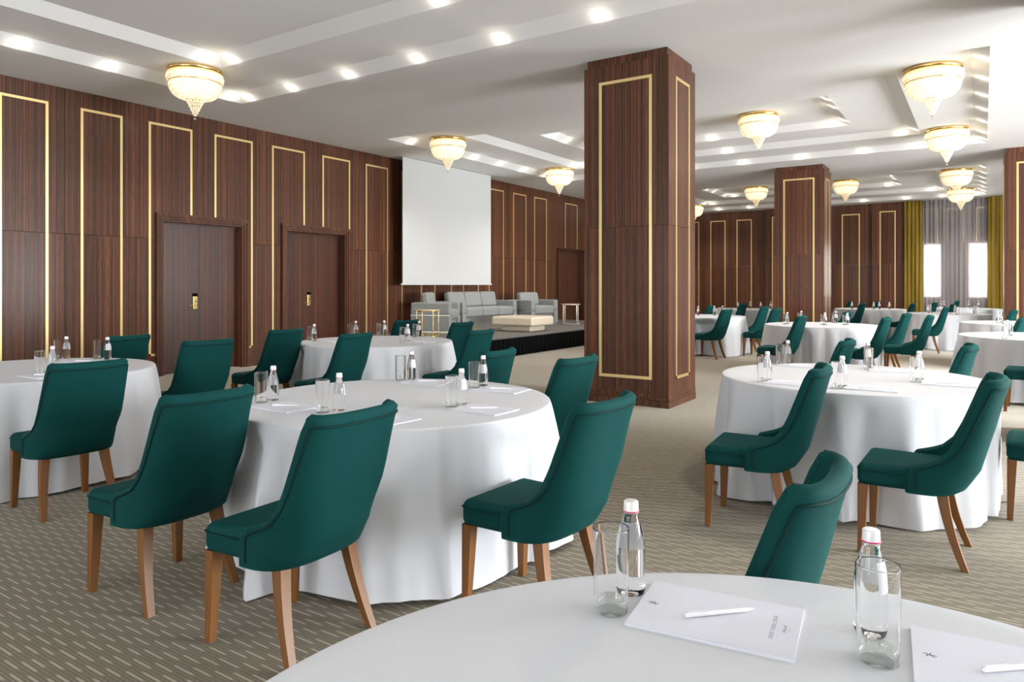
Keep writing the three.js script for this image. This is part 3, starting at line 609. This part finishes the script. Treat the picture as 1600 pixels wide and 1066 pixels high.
// ------------------------------------------------------------------ tables and cloths
const TH = 0.76, TR = 0.86;
function clothGeometry(k, key, cx, cz, turn) {
  // how far the cloth may reach in each direction at seat height before it meets a chair
  const N = 360, reach = new Float32Array(N).fill(9);
  for (let i = 0; i < N; i++) { const a = i / N * Math.PI * 2, dx = Math.cos(a), dz = Math.sin(a);
    for (const [x, z, th] of seatsAt[key] ?? []) for (let r = 0.5; r < 1.1; r += 0.01) { const px = cx + dx * r - x, pz = cz + dz * r - z, lx = px * Math.cos(th) - pz * Math.sin(th), lz = px * Math.sin(th) + pz * Math.cos(th); if (lx > -0.265 && lx < 0.35 && Math.abs(lz) < 0.268) { reach[i] = Math.min(reach[i], r); break; } } }
  const soft = reach.map((_, i) => { let m = 9; for (let d = -6; d <= 6; d++) m = Math.min(m, reach[(i + d + N) % N] + 0.0011 * d * d); return m; });
  const rows = 26, seg = 220, ph = [1.3, 4.1, 2.2, 0.7].map((p) => p + k * 1.9), hem = 0.02;
  const lobe = (q) => 2 * Math.pow(Math.abs(Math.sin(q / 2)), 0.75) - 1;
  const limit = (a) => { const q = ((a - turn) / (Math.PI * 2) % 1 + 1) % 1 * N, i = Math.floor(q), f = q - i; return soft[i % N] * (1 - f) + soft[(i + 1) % N] * f; };
  const folds = (a, t) => (0.62 + 0.38 * Math.sin(a * 3 + ph[1])) * lobe(a * 15 + ph[0] + 1.1 * Math.sin(a * 2 + ph[1]) + 0.7 * Math.sin(a * 5 + ph[2])) + 0.3 * Math.sin(a * 9 + ph[3] + t) + 0.12 * Math.sin(a * 31 + ph[1]);
  const g = grid(seg, rows, (u, v) => {
    const a = -u * Math.PI * 2;
    let r, y;
    if (v < 0.12) { r = (v / 0.12) * (TR - 0.012); y = TH; }
    else if (v < 0.24) { const q = (v - 0.12) / 0.12 * Math.PI / 2; r = TR - 0.012 + 0.012 * Math.sin(q); y = TH - 0.012 + 0.012 * Math.cos(q); }
    else {
      const t = (v - 0.24) / 0.76, deep = folds(a, t);
      const amp = 0.085 * Math.pow(t, 0.65);
      r = TR + 0.05 * Math.pow(t, 0.9) + amp * deep; y = TH - 0.012 - (TH - 0.012 - hem - 0.012 * Math.sin(a * 5 + ph[2])) * t;
    }
    if (v >= 0.24) { const low = Math.min(1, Math.max(0, (0.74 - y) / 0.13)), m = Math.max(0.58, limit(a) - 0.012); if (r > m) r += (m - r) * low * low * (3 - 2 * low); }
    return [Math.cos(a) * r, y, Math.sin(a) * r];
  });
  // one seam: join normals
  const n = g.attributes.normal; for (let j = 0; j <= rows; j++) { const a = j * (seg + 1), b = a + seg; const m = V3(n.getX(a) + n.getX(b), n.getY(a) + n.getY(b), n.getZ(a) + n.getZ(b)).normalize(); n.setXYZ(a, m.x, m.y, m.z); n.setXYZ(b, m.x, m.y, m.z); }
  return g;
}
const topG = new THREE.CylinderGeometry(TR - 0.03, TR - 0.03, 0.028, 48).translate(0, TH - 0.02, 0), legG = new THREE.CylinderGeometry(0.022, 0.022, TH - 0.034, 10);
Object.entries(TBL).forEach(([k, [x, z, what]], i) => {
  const t = thing('banquet_table', `${what}, under white cloth`.split(' ').slice(0, 16).join(' '), 'table', [x, 0, z], 0, 'round banquet tables');
  part('tabletop', topG, M.tableWood, t);
  for (let q = 0; q < 4; q++) { const m = part('leg', legG, M.blackMetal, t); m.position.set(Math.cos(q * Math.PI / 2 + 0.8) * 0.5, (TH - 0.034) / 2, Math.sin(q * Math.PI / 2 + 0.8) * 0.5); }
  const c = shade(new THREE.Mesh(clothGeometry(i % 4, k, x, z, i * 1.1), M.cloth)); c.name = numbered('tablecloth'); c.position.set(x, 0, z); c.rotation.y = i * 1.1; scene.add(c);
  tag(c, `white floor-length cloth over the ${what}`.split(' ').slice(0, 16).join(' '), 'tablecloth', 'white tablecloths');
});

// ------------------------------------------------------------------ bottles, glasses, notepads, pens
const glassG = lathe([[0.0295, 0.001], [0.0325, 0.003], [0.0335, 0.03], [0.0355, 0.162], [0.035, 0.1645], [0.0335, 0.163], [0.0312, 0.03], [0.0298, 0.01], [0.0295, 0.001]], 40);
const glassFoot = lathe([[0.0001, 0.0012], [0.0295, 0.0012], [0.0296, 0.024], [0.027, 0.027], [0.0001, 0.025]], 40);
const bottleG = lathe([[0.0001, 0.002], [0.022, 0], [0.0275, 0.003], [0.0295, 0.012], [0.0295, 0.085], [0.0275, 0.11], [0.0205, 0.14], [0.0152, 0.16], [0.0135, 0.172], [0.0001, 0.172]], 36);
const capG = lathe([[0.0001, 0.192], [0.0125, 0.192], [0.0148, 0.190], [0.0152, 0.176], [0.0158, 0.172], [0.0158, 0.168], [0.0140, 0.168], [0.0001, 0.168]], 28);
const capRingG = new THREE.TorusGeometry(0.0158, 0.0016, 6, 28).rotateX(Math.PI / 2).translate(0, 0.1705, 0);
const labelG = new THREE.LatheGeometry([[0.0302, 0.082], [0.0299, 0.086], [0.0282, 0.11], [0.0222, 0.1375]].map(([r, y]) => new THREE.Vector2(r, y)), 24, 0, 3.6);
function makeGlass(label, group, pos) { const o = thing('water_glass', label, 'glass', pos, 0, group); part('tumbler', glassG, M.glass, o); part('thick_foot', glassFoot, M.foot, o); return o; }
function makeBottle(label, group, pos, turn = 0) {
  const o = thing('water_bottle', label, 'bottle', pos, turn, group);
  part('bottle_body', bottleG, M.water, o); const c = part('cap', capG, M.cap, o); part('cap_ring', capRingG, M.pink, c, 'pink ring'); part('paper_label', labelG, M.label, o);
  return o;
}
// printed sheet: emblem at one end, a vertical line of small print and a signature-like mark at the other
const padMap = (() => {
  const c = document.createElement('canvas'); c.width = 1024; c.height = 724; const g = c.getContext('2d');
  g.fillStyle = '#d8d8e2'; g.fillRect(0, 0, 1024, 724);
  g.strokeStyle = '#3c3f46'; g.lineCap = 'round'; g.lineWidth = 5;
  const emblem = (x, y, s) => { const st = (p) => { g.beginPath(); p.forEach(([a, b], i) => (i ? g.lineTo(x + a * s, y + b * s) : g.moveTo(x + a * s, y + b * s))); g.stroke(); }; st([[-26, -16], [-6, 0], [22, 26]]); st([[-40, -4], [-8, 0], [34, -2]]); st([[-8, 0], [-22, 26]]); st([[4, -24], [-4, 0], [30, 12]]); };
  emblem(92, 362, 1.0);
  g.lineWidth = 3.2;
  for (let i = 0; i < 26; i++) { const y = 190 + i * 13.2; if (i % 9 === 8) continue; g.beginPath(); const w = 8 + (i * 7) % 5; g.moveTo(868 - w, y); g.lineTo(868 + w, y); if (i % 3) { g.moveTo(868 - w, y); g.lineTo(868 - w, y + 6); } if (i % 2) { g.moveTo(868 + w, y); g.lineTo(868 + w, y + 7); } g.stroke(); }
  g.lineWidth = 4; g.strokeStyle = '#6d7078'; g.beginPath(); g.moveTo(936, 310); for (let i = 0; i < 12; i++) g.lineTo(936 + (i % 2 ? 9 : -9) + (i === 4 ? 12 : 0), 310 + i * 9); g.stroke();
  g.lineWidth = 1.6; for (let i = 0; i < 10; i++) { g.beginPath(); g.moveTo(962, 325 + i * 8); g.lineTo(968, 325 + i * 8); g.stroke(); }
  const t = new THREE.CanvasTexture(c); t.colorSpace = THREE.SRGBColorSpace; return t;
})();
M.print = new THREE.MeshStandardMaterial({ map: padMap, roughness: 0.8 });
const padG = new THREE.BoxGeometry(0.297, 0.006, 0.21).translate(0, 0.003, 0), sheetG = new THREE.PlaneGeometry(0.297, 0.21).rotateX(-Math.PI / 2).translate(0, 0.0063, 0);
function makePad(label, group, pos, turn) { const o = thing('notepad', label, 'notepad', pos, turn, group); part('pages', padG, M.paper, o); part('top_sheet', sheetG, M.print, o, 'top sheet with small emblem and line of print'); return o; }
const penBody = lathe([[0.0001, 0], [0.0012, 0.001], [0.0042, 0.018], [0.0046, 0.06], [0.0048, 0.138], [0.004, 0.142], [0.0001, 0.143]], 14).rotateZ(Math.PI / 2).translate(0.0715, 0.0048, 0);
const clipG = rbox(0.042, 0.0016, 0.003, 0.0007, -0.045, 0.0105, 0);
function makePen(label, group, pos, turn) { const o = thing('ballpoint_pen', label, 'pen', pos, turn, group); part('barrel', penBody, M.pen, o); part('clip', clipG, M.pen, o); return o; }
const protos = {};
function put(kind, make, label, group, pos, turn = 0) {
  if (!protos[kind]) { protos[kind] = make(label, group, pos, turn); return; }
  copyOf(protos[kind], { glass: 'water_glass', bottle: 'water_bottle', pad: 'notepad', pen: 'ballpoint_pen' }[kind], label, group, pos, turn);
}
// the notepad table
{
  const [x1, z1] = at(955, 955, TH), [x2, z2] = at(1372, 1033, TH), [b1x, b1z] = at(986, 926, TH), [b2x, b2z] = at(1361, 990, TH);
  put('glass', makeGlass, 'clear straight tumbler touching the corner of the first notepad', null, [x1, TH, z1]);
  put('glass', makeGlass, 'clear straight tumbler between the two printed notepads', null, [x2, TH, z2]);
  put('bottle', makeBottle, 'capped water bottle behind the tumbler at the first notepad corner', null, [b1x, TH, b1z], 2.2);
  put('bottle', makeBottle, 'capped water bottle behind the tumbler between the two notepads', null, [b2x, TH, b2z], 2.6);
  put('pad', makePad, 'white printed notepad lying whole on the nearest white cloth', null, [-0.4265, TH, -1.349], 0.12);
  put('pad', makePad, 'white printed notepad beside the second tumbler', null, [0.045, TH, -1.42], 0.1);
  const [pa, pb] = at(1125, 961, TH + 0.006), [pc, pd] = at(1596, 1047, TH + 0.006);
  put('pen', makePen, 'white ballpoint pen lying across the whole printed notepad', null, [pa, TH + 0.0065, pb], 0.78);
  put('pen', makePen, 'white ballpoint pen on the notepad beside the second tumbler', null, [pc, TH + 0.0065, pd], 0.72);
}
const settings = {
  T2: { b: [[427, 626], [530, 642], [645, 591], [721, 632], [755, 603]], g: [[408, 629], [504, 645], [630, 594], [706, 636], [741, 606]], p: [[446, 637], [672, 597], [783, 610], [756, 641], [600, 655]] },
  T4: { b: [[1199, 594], [1225, 568], [1316, 604], [1356, 574], [1436, 593]], g: [[1192, 597], [1219, 570], [1308, 607], [1357, 577.5], [1430, 597]], p: [[1247, 572], [1228, 600], [1362, 608], [1393, 580], [1482, 601]] },
  T1: { b: [[82, 582], [106, 560], [168, 562]], g: [[62, 584], [91, 560], [152, 561]], p: [[68, 588], [130, 566]] },
  T3: { b: [[491, 533], [547, 524], [602, 524], [637, 533], [655, 526]], g: [[483, 532], [539, 525], [593, 524.5], [629, 534.5], [648, 527]], p: [[655, 535], [520, 535]] },
  T6: { b: [[1230, 506.5], [1252, 503.5], [1289, 507.5], [1307, 504], [1324, 508]], g: [[1227, 507], [1249, 504], [1285.5, 508], [1303, 505], [1320, 508.5]], p: [[1308, 509]] },
  T7: { b: [[1091, 493], [1116, 493], [1129, 492]], g: [[1125, 492.5]], p: [] },
  T8: { b: [[1153, 483.5], [1172, 482.5], [1188.5, 483.5], [1204, 483]], g: [], p: [] },
  T9: { b: [[1331, 483], [1341.5, 481], [1365, 483.5], [1374, 483], [1389.5, 483.5]], g: [], p: [] },
  T10: { b: [[1450, 490.5], [1454, 489.5], [1492, 491.5], [1523, 491.5]], g: [[1496, 491.8]], p: [] },
  T11: { b: [[1471, 481], [1475, 481.3], [1513, 481.5], [1535, 481]], g: [], p: [] },
  T12: { b: [[1559, 504], [1564, 505.5]], g: [[1562, 505]], p: [] },
  T13: { b: [[1564.6, 529.5], [1574, 524]], g: [[1577, 524.5]], p: [] },
};
const places = {                                            // what tells the place settings of a table apart
  T2: { name: 'the table before the column', at: ['place nearest the double doors', 'place behind the chair closest to the notepad table', 'place nearest the stage', 'place facing the window wall', 'place nearest the big column'], pads: [0, 2, 4, 3, 1] },
  T4: { name: 'the table past the column', at: ['place nearest the big column', 'place towards the second column', 'place between the two pulled-out chairs', 'place towards the mustard curtain', 'place nearest the window wall'], pads: [1, 0, 2, 3, 4] },
  T3: { name: 'the table beside the stage', at: ['place nearest the first door', 'place nearest the second door', 'place before the stage side table', 'place nearest the column', 'place before the stage armchair'], pads: [3, 0] },
  T1: { name: 'the table by the first door', at: ['place beside the chair turned from the notepad table', 'place against the gold-framed panelling', 'place nearest the door casing'], pads: [0, 2] },
};
for (const [k, s] of Object.entries(settings)) {
  const at_ = places[k], say = (what, i, other) => (at_ ? `${what} on ${at_.name}, ${at_.at[i]}` : other);
  const [tx, tz, what] = TBL[k], short = what.replace('round ', '');
  const fit = ([px, py]) => { let [x, z] = at(px, py, TH); const d = Math.hypot(x - tx, z - tz), m = TR - 0.07; if (d > m) { x = tx + (x - tx) * m / d; z = tz + (z - tz) * m / d; } return [x, z]; };
  const cut = (t) => t.split(' ').slice(0, 16).join(' ');
  s.b.forEach((p, i) => { const [x, z] = fit(p); put('bottle', makeBottle, cut(say('small water bottle', i, `small capped water bottle on the ${short}`)), `water bottles on the ${short}`, [x, TH, z], i * 1.3); });
  const stood = s.b.map(fit);
  s.g.forEach((p, i) => { let [x, z] = fit(p); for (const [bx, bz] of stood) { const d = Math.hypot(x - bx, z - bz); if (d < 0.072) { const q = d > 1e-4 ? 0.072 / d : 0; x = q ? bx + (x - bx) * q : bx - 0.072; z = q ? bz + (z - bz) * q : bz; } } put('glass', makeGlass, cut(say('clear tumbler', i, `clear straight tumbler on the ${short}`)), `tumblers on the ${short}`, [x, TH, z]); });
  s.p.forEach((p, i) => {
    let [x, z] = fit(p); const d = Math.hypot(x - tx, z - tz), m = TR - 0.2; if (d > m) { x = tx + (x - tx) * m / d; z = tz + (z - tz) * m / d; }
    const turn = 0.1 * Math.sin(i * 5 + tx);
    put('pad', makePad, cut(say('white notepad', at_?.pads[i], `white notepad on the ${short}`)), `notepads on the ${short}`, [x, TH, z], turn);
    put('pen', makePen, cut(say('white pen', at_?.pads[i], `white pen lying on a notepad, on the ${short}`)), `pens on the ${short}`, [x, TH + 0.0065, z], 0.5 + 0.3 * Math.sin(i * 3));
  });
}

renderer.render(scene, camera);
